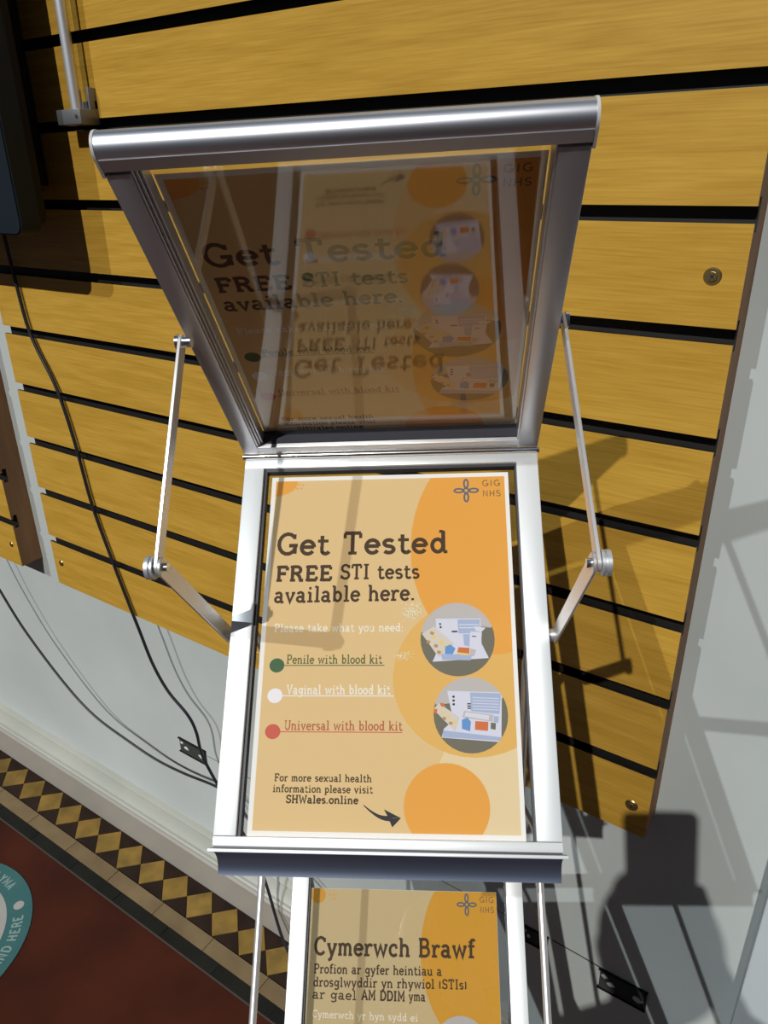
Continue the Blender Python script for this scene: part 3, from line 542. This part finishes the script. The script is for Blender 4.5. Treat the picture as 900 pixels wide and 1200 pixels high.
# lower display panel
panel_parts = []
tray = bpy.data.objects.new('display_panel', None)
def frame_rail(name, x, v, m_, B, mt, bev=0.0008, parent=None):
    b = BM(); box(b, x, v, m_, B, bev); return part(name, b, mt, 30, parent)
rl = frame_rail('side_rail', (-0.1302, -0.1125), (0.0085, 0.3150), (-0.012, 0), PB, 'aluw')
rr_ = frame_rail('side_rail', (0.1115, 0.1302), (0.0085, 0.3150), (-0.012, 0), PB, 'aluw')
frame_rail('top_rail', (-0.1302, 0.1302), (0.0030, 0.0118), (-0.012, 0.0002), PB, 'aluw')
frame_rail('bottom_rail', (-0.1302, 0.1302), (0.3152, 0.3222), (-0.012, 0.0002), PB, 'aluw')
b = BM(); box(b, (-0.1125, -0.1100), (0.0118, 0.3152), (-0.0119, -0.0035), PB); box(b, (0.1100, 0.1115), (0.0118, 0.3152), (-0.0119, -0.0035), PB); box(b, (-0.11, 0.11), (0.0118, 0.0140), (-0.0119, -0.0035), PB); part('gasket', b, 'dark')
b = BM(); box(b, (-0.1295, 0.1295), (0.3223, 0.3236), (-0.012, -0.0012), PB); part('lid_seat', b, 'dark')
b = BM(); box(b, (-0.1335, 0.1335), (0.3237, 0.3262), (-0.010, 0.0008), PB, 0.0006); part('front_lip', b, 'aluw', 30)
prof = [(0.3262, -0.0010), (0.3268, -0.0055), (0.3282, -0.0100), (0.3304, -0.0140), (0.3334, -0.0172), (0.3372, -0.0196), (0.3412, -0.0210), (0.3440, -0.0215), (0.3440, -0.0232), (0.3390, -0.0228), (0.3320, -0.0205), (0.3265, -0.0160), (0.3240, -0.0110)]
b = BM(); extrude(b, prof, -0.1300, 0.1300, PB); part('front_cove', b, 'cove', 50)
def pane(name, x, v, m_, B, mt):
    b = BM(); bm_v = [b.verts.new(B(*p)) for p in ((x[0], v[0], m_), (x[1], v[0], m_), (x[1], v[1], m_), (x[0], v[1], m_))]; f = b.faces.new(bm_v); b.normal_update()
    return b, f
def sheet(name, x, v, m0, m1, B, mt):
    b = BM(); box(b, x, v, (m0, m1), B); return part(name, b, mt)
sheet('back_sheet', (-0.1108, 0.1075), (0.0135, 0.3150), -0.0085, -0.0075, PB, 'pane')
# hinge
b = BM(); cyl(b, PB(-0.1318, 0.0005, 0.0010), PB(0.1318, 0.0005, 0.0010), 0.0026, n=16); part('hinge_rod', b, 'chrome', 30)
# lid
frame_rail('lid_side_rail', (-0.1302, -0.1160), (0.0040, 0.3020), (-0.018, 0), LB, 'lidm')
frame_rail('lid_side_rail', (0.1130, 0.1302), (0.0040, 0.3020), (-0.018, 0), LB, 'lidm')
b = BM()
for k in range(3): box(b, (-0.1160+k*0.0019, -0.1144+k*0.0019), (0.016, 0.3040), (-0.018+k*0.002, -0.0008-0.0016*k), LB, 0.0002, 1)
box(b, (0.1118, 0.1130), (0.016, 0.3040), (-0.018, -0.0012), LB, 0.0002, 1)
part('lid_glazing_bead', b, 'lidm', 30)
frame_rail('lid_bottom_rail', (-0.1300, 0.1300), (0.0040, 0.0150), (-0.018, -0.0002), LB, 'alu')
b = BM(); box(b, (-0.1130, 0.1120), (0.0150, 0.0166), (-0.017, -0.0040), LB); part('lid_gasket', b, 'dark')
r = 0.0088; vc = 0.3122
prof = [(0.3042, 0.0)]+[(vc+r*math.sin(t), -r+r*math.cos(t)) for t in (math.pi*i/14 for i in range(15))]+[(0.3042, -2*r)]
b = BM(); extrude(b, prof, -0.1302, 0.1302, LB); part('lid_handle_roll', b, 'roll', 50)
# the flat inner face of the handle profile is the same anodised metal as the rails
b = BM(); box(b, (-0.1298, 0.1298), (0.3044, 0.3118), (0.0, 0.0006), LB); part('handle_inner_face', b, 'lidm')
for s in (-1, 1):
    rc = r+0.0004
    prof = [(0.3005, 0.0004)]+[(vc+rc*math.sin(t), -r+rc*math.cos(t)) for t in (math.pi*i/14 for i in range(15))]+[(0.3005, -2*r-.001)]
    b = BM(); extrude(b, prof, s*0.1302, s*0.1318, LB); part('end_cap', b, 'cap', 40)
def bowed(v): return -0.01129669-0.04428089*v+0.17115751*v*v      # the flexible cover sheet sits slightly bowed in its frame
b = BM(); nn = 24; rows = []
for i in range(nn+1):
    v = 0.0100+(0.3150-0.0100)*i/nn; rows.append([b.verts.new(LB(x, v, bowed(v)+t)) for t in (0.0, -0.0010) for x in (-0.1135, 0.1125)])
F = []
for p, q in zip(rows, rows[1:]):
    F += [b.faces.new((p[0], p[1], q[1], q[0])), b.faces.new((p[2], q[2], q[3], p[3])), b.faces.new((p[0], q[0], q[2], p[2])), b.faces.new((p[1], p[3], q[3], q[1]))]
F += [b.faces.new((rows[0][0], rows[0][2], rows[0][3], rows[0][1])), b.faces.new((rows[-1][0], rows[-1][1], rows[-1][3], rows[-1][2]))]
bmesh.ops.recalc_face_normals(b, faces=F); part('lid_cover_sheet', b, 'lidpane', 30)
# folding arms
def bar(name, p, q, x, wd, th, mt, xq=None):
    xq = x if xq is None else xq
    d = (q-p).normalized(); s = d.cross(X_).normalized(); b = BM(); n = 8; ring = []
    L_ = (q-p).length
    for i in range(n+1): t = -math.pi/2+math.pi*i/n; ring.append((L_+wd/2*math.cos(t), wd/2*math.sin(t)))
    for i in range(n+1): t = math.pi/2+math.pi*i/n; ring.append((wd/2*math.cos(t), wd/2*math.sin(t)))
    P0 = [b.verts.new(X_*(x+(xq-x)*u/L_-th/2)+p+d*u+s*v) for u, v in ring]; P1 = [b.verts.new(X_*(x+(xq-x)*u/L_+th/2)+p+d*u+s*v) for u, v in ring]; N_ = len(ring)
    F = [b.faces.new(P0), b.faces.new(P1[::-1])]+[b.faces.new((P0[i], P0[(i+1) % N_], P1[(i+1) % N_], P1[i])) for i in range(N_)]
    bmesh.ops.recalc_face_normals(b, faces=F); bmesh.ops.bevel(b, geom=[e for f in F[:2] for e in f.edges], offset=0.0004, segments=1, affect='EDGES')
    return part(name, b, mt, 35)
yz = lambda v: Vector((0, v.y, v.z))
for s, jl, je, ju in ((1, (0.160, -0.018), (0.155, 0.168), (-0.029, 0.149)), (-1, (0.158, -0.020), (0.146, 0.141), (-0.016, 0.160))):
    pl, pe, pu = (yz(PB(0, *j)) for j in (jl, je, ju))
    x = s*0.137
    bar('lower_arm', pl, pe, x, 0.0135, 0.0022, 'arm'); bar('upper_arm', pe, pu, x+s*0.0028, 0.0105, 0.0026, 'arm', s*0.1352)
    b = BM(); cyl(b, pl+X_*s*0.128, pl+X_*(x+s*0.002), 0.0052, n=20); part('pivot_spacer', b, 'alu', 30)
    b = BM(); cyl(b, pe+X_*(x-s*0.0040), pe+X_*(x+s*0.0055), 0.0030, n=14); k = part('elbow_bolt', b, 'chrome', 30)
    b = BM()
    cyl(b, pe+X_*(x+s*0.0045), pe+X_*(x+s*0.0060), 0.0080, n=28); cyl(b, pe+X_*(x+s*0.0060), pe+X_*(x+s*0.0072), 0.0066, n=28); cyl(b, pe+X_*(x+s*0.0072), pe+X_*(x+s*0.0098), 0.0080, n=28); part('elbow_knob', b, 'alu', 30)
    b = BM(); cyl(b, pu+X_*s*0.128, pu+X_*s*0.1380, 0.0042, n=18); cyl(b, pu+X_*s*0.1366, pu+X_*s*0.1390, 0.0056, n=18); part('lid_pivot', b, 'chrome', 30)

# lower tier: second frame
aw = math.radians(42.07); CW = Vector((-0.005189, -0.024345, -0.503846))
DW = Vector((0, -math.cos(aw), -math.sin(aw))); NW = Vector((0, -math.sin(aw), math.cos(aw)))
WB = lambda x, v, m_: CW+X_*x+DW*v+NW*m_
frame_rail('lower_side_rail', (-0.1302, -0.1115), (-0.0220, 0.3050), (-0.012, 0), WB, 'aluw')
frame_rail('lower_side_rail', (0.1120, 0.1302), (-0.0220, 0.3050), (-0.012, 0), WB, 'aluw')
frame_rail('lower_top_rail', (-0.1115, 0.1120), (-0.0220, -0.0060), (-0.012, 0), WB, 'aluw')
frame_rail('lower_bottom_rail', (-0.1300, 0.1300), (0.3052, 0.3200), (-0.012, 0), WB, 'aluw')
b = BM(); box(b, (-0.1115, -0.1098), (-0.006, 0.3050), (-0.0119, -0.0035), WB); box(b, (0.1105, 0.1120), (-0.006, 0.3050), (-0.0119, -0.0035), WB); part('lower_gasket', b, 'dark')
sheet('lower_cover_sheet', (-0.1108, 0.1112), (-0.0060, 0.3050), -0.0052, -0.0040, WB, 'pane')
sheet('lower_back_sheet', (-0.1108, 0.1112), (-0.0060, 0.3050), -0.0085, -0.0075, WB, 'pane')
# carrying rods, continuing down as the front legs
for s in (-1, 1):
    xs = s*0.1365-0.004
    zf = -(HG.z+ex.z*xs)/up.z
    P = [(s*0.100, -0.118, -0.142), (s*0.100, -0.085, -0.24), (s*0.110, -0.072, -0.315), (xs, -0.079, -0.374), (xs, -0.108, -0.403), (xs, -0.345, -0.638), (xs, -0.405, -0.705), (xs, -0.425, -0.78), (xs, -0.425, -1.0), (xs, -0.425, zf+0.012)]
    P = [Vector(p) for p in P]
    b = BM(); tube(b, catmull(P[:5], 6)[:-1]+[P[4], P[5]]+catmull(P[5:], 6)[1:], 0.0036, 14); rod = part('support_rod', b, 'arm', 60)
    b = BM(); cyl(b, (xs, -0.425, zf+0.0015), (xs, -0.425, zf+0.016), 0.010, 0.007, 16); k = part('rubber_foot', b, 'dark', 30)
    b = BM(); cyl(b, (xs, -0.345, -0.638), (s*0.126-0.005, -0.180, -0.640), 0.003, n=10); part('frame_strut', b, 'arm', 30)
    # rear leg from the rod's top end down to the floor, hidden behind the panels
    xq = s*0.122; zr = -(HG.z+ex.z*xq)/up.z
    b = BM(); tube(b, [(xq, -0.085, -0.125), (xq, -0.035, -0.20), (xq, -0.012, -0.45), (xq, 0.02, -0.8), (xq, 0.04, zr+0.012)], 0.0042, 12); part('rear_leg', b, 'arm', 60)
    b = BM(); cyl(b, (xq, 0.04, zr+0.0015), (xq, 0.04, zr+0.016), 0.010, 0.007, 16); part('rubber_foot', b, 'dark', 30)
b = BM(); cyl(b, (-0.102, -0.113, -0.150), (0.102, -0.113, -0.150), 0.004, n=10); part('cross_bar', b, 'arm', 30)

# posters: top-level things held by the frames
def frame_mat(o, x, y, z):
    m = Matrix((x, y, z)).transposed().to_4x4(); m.translation = o; return m
R3 = Matrix((ex, nb, up)).transposed()
W = lambda v: HG+R3 @ v
poster('poster', frame_mat(W(PB(-0.0006, 0.0185, -0.0060)), ex, R3 @ -DN, R3 @ NP), 'sunlit orange Get Tested poster with kit photographs, in the middle panel')
mw = frame_mat(W(LB(0.0001, 0.2880, -0.0162)), ex, R3 @ LU, R3 @ NL)
poster('poster', mw @ Matrix.Scale(0.992, 4, (0, 1, 0)) @ Matrix.Scale(1.055, 4, (1, 0, 0)), 'shaded brown-orange Get Tested poster behind the reflecting lid, topmost of the posters')
poster('poster', frame_mat(W(WB(-0.0037, 0.0118, -0.0060)), ex, R3 @ -DW, R3 @ NW), 'yellow-tan Cymerwch Brawf poster in the lower frame, at the bottom edge', True)

# ------------------------------------------------------------------ cables, rod, device
def ray(u, v, y):
    d = cf+cr*((u-450)/F_PX)+cu*((600-v)/F_PX); return CAM+d*((y-CAM.y)/d.y)
def cable(name, pix, r, label, ys, tail):
    P = [ray(u, v, yy) for (u, v), yy in zip(pix, ys)]+[Vector(t) for t in tail]
    b = BM(); tube(b, catmull(P, 8), r*1.12, 10); o = link(name, b, 'cable', smooth='all'); tag(o, label, 'cable'); return o
pix = [(2, 262), (5, 277), (17, 325), (31, 378), (43, 408), (67, 457), (88, 520), (108, 592), (132, 658), (148, 700), (163, 738), (179, 778), (197, 810), (220, 838), (230, 858), (237, 885), (254, 918)]
cable('hanging_cable', pix, 0.0026, 'black cable hanging from the dark device and crossing the slatwall panel', [-0.012]*2+[-0.0065]*8+[-0.0065, -0.006, -0.004, 0.0, 0.004, 0.008, 0.012], [(-0.86, 0.01, 0.27), (-0.78, 0.0, 0.16), (-0.70, -0.03, 0.03), (-0.62, -0.03, 0.006)])
pix = [(-50, 600), (-22, 655), (0, 692), (30, 740), (75, 800), (110, 838), (150, 868), (183, 890), (215, 906), (254, 922)]
cable('sagging_cable', pix, 0.0023, 'thin black cable sagging across the grey wall below the slatwall', [-0.02, -0.016, -0.012, -0.010, -0.006, -0.002, 0.002, 0.006, 0.010, 0.012], [(-0.85, 0.010, 0.30), (-0.72, 0.0, 0.22), (-0.55, 0.0, 0.10), (-0.5, -0.03, 0.01)])
# upright chrome rod in a bracket
p0, p1 = ray(90, 128, -0.022), ray(70, 0, -0.022); p1 = p0+(p1-p0)*2.4
mb = Matrix.Translation(Vector((p0.x, 0.0, p0.z-0.02)))
rod = empty('display_rod', mb, 'chrome rod standing in a grey bracket on the slatwall, top left', 'rod')
inv = mb.inverted()
b = BM(); cyl(b, inv @ p0, inv @ Vector((p1.x, -0.022, p1.z)), 0.0070, n=20); link('rod', b, 'alu', rod, smooth=30)
b = BM(); box(b, (-0.034, 0.016), (-0.030, -0.004), (0.002, 0.020), bev=0.0015); link('bracket', b, 'grey', rod, smooth=30)
b = BM()
box(b, (-0.020, -0.016), (-0.012, 0.0), (0.020, 0.045), bev=0.0006); box(b, (0.011, 0.015), (-0.012, 0.0), (0.020, 0.045), bev=0.0006); box(b, (-0.020, 0.015), (-0.004, 0.0), (0.002, 0.030))
link('clip', b, 'grey', rod, smooth=30)
b = BM(); cyl(b, (0.008, -0.0308, 0.011), (0.008, -0.0295, 0.011), 0.0022, n=12); link('screw', b, 'slot', rod)
# dark device whose case casts the big shadow on the slats
XD, YD, ZD = -0.990, -0.092, 1.318
dv = empty('wall_device', Matrix.Translation((XD-0.2, YD+0.04, ZD)), 'dark blue-black plastic device with a rounded corner at the left edge', 'device')
def rslab(bm, x0, x1, y0, y1, z0, z1, rad):
    pts = []
    for cx, cz, a0 in ((x1-rad, z0+rad, -90), (x1-rad, z1-rad, 0), (x0+rad, z1-rad, 90), (x0+rad, z0+rad, 180)):
        for i in range(7): t = math.radians(a0+15*i); pts.append((cx+rad*math.cos(t), cz+rad*math.sin(t)))
    extrude(bm, pts, y0, y1, lambda a, p, q: Vector((p, a, q)))
    bmesh.ops.bevel(bm, geom=[e for e in bm.edges if e.calc_face_angle(0) > 1.2], offset=0.002, segments=2, affect='EDGES')
b = BM(); rslab(b, -0.22, 0.2, -0.052, -0.020, 0.0, 0.62, 0.016); link('front_case', b, 'device', dv, smooth=35)
b = BM(); rslab(b, -0.20, 0.185, -0.0195, 0.0, 0.012, 0.60, 0.012); link('rear_case', b, 'black', dv, smooth=35)
b = BM(); box(b, (0.07, 0.128), (0.0005, 0.0505), (0.06, 0.56), bev=0.002); link('mounting_post', b, 'black', dv)

# ------------------------------------------------------------------ floor sticker
SCX, SCY = -1.3335, -0.3985
b = BM()
def disc(bm, r0, r1, z, n=72):
    A = [bm.verts.new((r1*math.cos(2*math.pi*i/n), r1*math.sin(2*math.pi*i/n), z)) for i in range(n)]
    if r0 == 0: bm.faces.new(A); return
    Bv = [bm.verts.new((r0*math.cos(2*math.pi*i/n), r0*math.sin(2*math.pi*i/n), z)) for i in range(n)]
    for i in range(n): bm.faces.new((A[i], A[(i+1) % n], Bv[(i+1) % n], Bv[i]))
n = 72; pts = [(0.1975*math.cos(2*math.pi*i/n), 0.1975*math.sin(2*math.pi*i/n)) for i in range(n)]
poly_prism(b, pts, 0.0, 0.0006); stk = link('floor_sticker', b, 'teal'); stk.location = (SCX, SCY, 0.0)
tag(stk, 'round teal floor sticker with a white middle reading STAND HERE', 'floor sticker')
b = BM(); disc(b, 0, 0.1483, 0.0008); link('white_centre', b, 'stw', stk)
for a in (62.0, 62.0+180):
    b = BM(); t = math.radians(a); vs = [b.verts.new((0.1715*math.cos(t)+0.0105*math.cos(q), 0.1715*math.sin(t)+0.0105*math.sin(q), 0.0009)) for q in (2*math.pi*i/20 for i in range(20))]; b.faces.new(vs)
    link('ring_dot', b, 'stw', stk)
def arc_text(s, a0, a1, rb, cap, inward):
    wdt = text_width(s, .12)
    def T(X, Y, Z):
        t = math.radians(a0+(a1-a0)*X); rr = rb+(-Y if inward else Y); return Vector((rr*math.cos(t), rr*math.sin(t), Z))
    x = 0.0
    for c in s:
        adv, st = G[c]
        for k, q in enumerate(st):
            if isinstance(q, tuple): continue
            ptz = q[1] if isinstance(q, tuple) else q
            # ribbons drawn flat then bent round the ring
            tmp = []
            L_ = math.radians(abs(a1-a0))*rb
            ribbon(b, [((x+px)/wdt*L_, py*cap) for px, py in ptz], cap*.20, 0.00085+k*8e-6, lambda X, Y, Z: T(X/L_, Y, Z))
        x += adv+.12
b = BM(); arc_text('STAND HERE', 6, 53, 0.1800, 0.0185, True); link('ring_lettering', b, 'p_twh', stk)
b = BM(); arc_text('SAFWCH YMA', 129, 80, 0.1620, 0.0185, False); link('ring_lettering', b, 'p_twh', stk)

# ------------------------------------------------------------------ the photographer's phone and hand (behind the lens, seen only as a shadow)
pm = Matrix((cr, cu, -cf)).transposed().to_4x4(); pm.translation = CAM-cf*(-0.0)+(-cf)*0.022+cu*(-0.058)
ph = empty('phone', pm @ Matrix.Translation((0, -0.045, 0)), 'black phone held upright behind the lens', 'phone')
b = BM(); 
pts = []
for cx, cz, a0 in ((0.037, -0.067, -90), (0.037, 0.067, 0), (-0.037, 0.067, 90), (-0.037, -0.067, 180)):
    for i in range(5): t = math.radians(a0+22.5*i); pts.append((cx+0.008*math.cos(t), cz+0.008*math.sin(t)))
extrude(b, pts, -0.004, 0.004, lambda a, p, q: Vector((p, q, a))); link('phone_case', b, 'phone', ph, smooth=35)
b = BM(); box(b, (-0.037, 0.037), (-0.068, 0.068), (0.0041, 0.0046)); link('phone_screen', b, 'device', ph)

def skinned(name, chains, m, parent, vox=0.0075):
    """one continuous surface: tapered limbs along connected chains of (x, y, z, radius), fused and smoothed"""
    b = BM(); seen = set()
    for ch in chains:
        for i, p in enumerate(ch):
            k = tuple(round(c, 4) for c in p)
            if k not in seen:
                seen.add(k); bmesh.ops.create_icosphere(b, subdivisions=2, radius=p[3], matrix=Matrix.Translation(p[:3]))
            if i: cyl(b, ch[i-1][:3], p[:3], ch[i-1][3]*0.98, p[3]*0.98, 16)
    o = link(name, b, m, parent, smooth='all')
    r = o.modifiers.new('fuse', 'REMESH'); r.mode = 'VOXEL'; r.voxel_size = vox; r.use_smooth_shade = True
    sm = o.modifiers.new('smooth', 'SMOOTH'); sm.factor = 0.5; sm.iterations = 6
    return o
# the photographer, behind the lens: seen in the photograph only as the shadow on the wall
FH = Vector((-0.559, 0.829, 0)); RH = Vector((0.829, 0.559, 0)); UP = Vector((0, 0, 1))
PO = Vector((0.085, -1.02, 0))
pw = Matrix((RH, FH, UP)).transposed().to_4x4(); pw.translation = PO
person = empty('person', pw, 'person in a navy jumper and dark trousers, holding up a phone to photograph the stand', 'person')
to_p = pw.inverted() @ ph.matrix_world
def hp(x, y, z, r): v = to_p @ Vector((x, y, z)); return (v.x, v.y, v.z, r)
arms, sleeves = [], []
chest = (0, -0.06, 1.10, 0.118); neck0 = (0, -0.05, 1.205, 0.060)
for sd in (1, -1):
    palm = [hp(sd*0.062, -0.150, 0.075, 0.023), hp(sd*0.048, -0.115, 0.048, 0.024), hp(sd*0.034, -0.082, 0.030, 0.020)]
    elbow = (sd*0.235, 0.045, 0.985, 0.040); wrist = hp(sd*0.078, -0.182, 0.105, 0.026); sh = (sd*0.165, -0.06, 1.160, 0.058)
    arms.append([chest, sh, elbow, wrist]+palm)
    for k, y0 in enumerate((-0.034, -0.052, -0.070, -0.087)):
        ln = (0.96, 1.03, 1.0, 0.86)[k]
        tip = 0.046*min(ln, 1.0)
        arms.append([palm[-1], hp(sd*0.024, y0-0.014, 0.022, 0.0105), hp(sd*0.004, y0-0.004, 0.0195, 0.0085), hp(-sd*0.014*ln, y0, 0.0165, 0.0078), hp(-sd*0.026*ln, y0+0.002, 0.0125, 0.0068)])
    arms.append([palm[1], hp(sd*0.055, -0.075, 0.022, 0.0125), hp(sd*0.053, -0.045, 0.010, 0.0098), hp(sd*0.049, -0.022, 0.002, 0.0082)])
    sleeves.append([chest, (sd*0.168, -0.06, 1.160, 0.066), (sd*0.237, 0.045, 0.985, 0.050), hp(sd*0.084, -0.192, 0.120, 0.034), hp(sd*0.072, -0.166, 0.090, 0.033)])
legs = [[(0, -0.05, 0.84, 0.115), (sd*0.085, -0.05, 0.74, 0.088), (sd*0.09, -0.03, 0.42, 0.056), (sd*0.09, -0.05, 0.09, 0.038), (sd*0.095, 0.04, 0.045, 0.034), (sd*0.10, 0.11, 0.036, 0.028)] for sd in (1, -1)]
spine = [(0, -0.05, 0.84, 0.115), (0, -0.055, 0.97, 0.108), chest, neck0, (0, -0.025, 1.27, 0.050), (0, 0.0, 1.33, 0.055)]
skinned('body', [spine]+arms+legs, 'skin', person, 0.0042)
skinned('jumper', [[(0, -0.05, 0.74, 0.136), (0, -0.05, 0.84, 0.132), (0, -0.055, 0.96, 0.124), (0, -0.06, 1.10, 0.130), (0, -0.05, 1.205, 0.068)]]+[[(0, -0.06, 1.10, 0.130)]+q[1:] for q in sleeves], 'sleeve', person)
skinned('trousers', [[(0, -0.05, 0.93, 0.120), (0, -0.05, 0.84, 0.124)]+[(x, y, z, r+0.012) for x, y, z, r in q[1:4]] for q in legs], 'trouser', person)
b = BM(); bmesh.ops.create_uvsphere(b, u_segments=32, v_segments=24, radius=1.0)
for v in b.verts:
    x, y, z = v.co
    wx = 0.074*(1-0.16*max(0, -z)); wy = 0.094*(1-0.10*max(0, -z))
    yy = y*wy
    if y > 0.3: yy += 0.016*math.exp(-((x/0.15)**2+((z+0.14)/0.17)**2)) - 0.008*math.exp(-(((abs(x)-0.40)/0.16)**2+((z-0.06)/0.14)**2)) + 0.005*math.exp(-((x/0.3)**2+((z+0.48)/0.08)**2)) + 0.008*math.exp(-((x/0.3)**2+((z+0.85)/0.2)**2))
    v.co = Vector((x*wx, yy, 1.378+z*0.112))
head = link('head', b, 'skin', person, smooth='all')
for sd in (1, -1):
    b = BM(); bmesh.ops.create_uvsphere(b, u_segments=16, v_segments=10, radius=0.0105)
    for v in b.verts: v.co += Vector((sd*0.029, 0.0745, 1.386))
    link('eye', b, 'plast', head, smooth='all')
    b = BM(); bmesh.ops.create_uvsphere(b, u_segments=14, v_segments=10, radius=1.0)
    for v in b.verts: v.co = Vector((sd*0.076+v.co.x*0.008, -0.004+v.co.y*0.018, 1.378+v.co.z*0.030))
    link('ear', b, 'skin', head, smooth='all')
b = BM(); cyl(b, (-0.022, 0.0885, 1.323), (0.022, 0.0885, 1.323), 0.0042, n=10); link('mouth', b, 'lip', head, smooth='all')
b = BM(); bmesh.ops.create_uvsphere(b, u_segments=32, v_segments=24, radius=1.0)
bmesh.ops.delete(b, geom=[v for v in b.verts if (v.co.y > 0.15 and v.co.z < 0.52) or v.co.z < -0.75], context='VERTS')
for v in b.verts: x, y, z = v.co; v.co = Vector((x*0.083, y*0.102-0.004, 1.383+z*0.118))
link('hair', b, 'hair', person, smooth='all')
for sd in (1, -1):
    skinned('shoe', [[(sd*0.09, -0.075, 0.040, 0.040), (sd*0.093, -0.02, 0.040, 0.042), (sd*0.098, 0.06, 0.036, 0.042), (sd*0.102, 0.13, 0.032, 0.036)]], 'black', person)
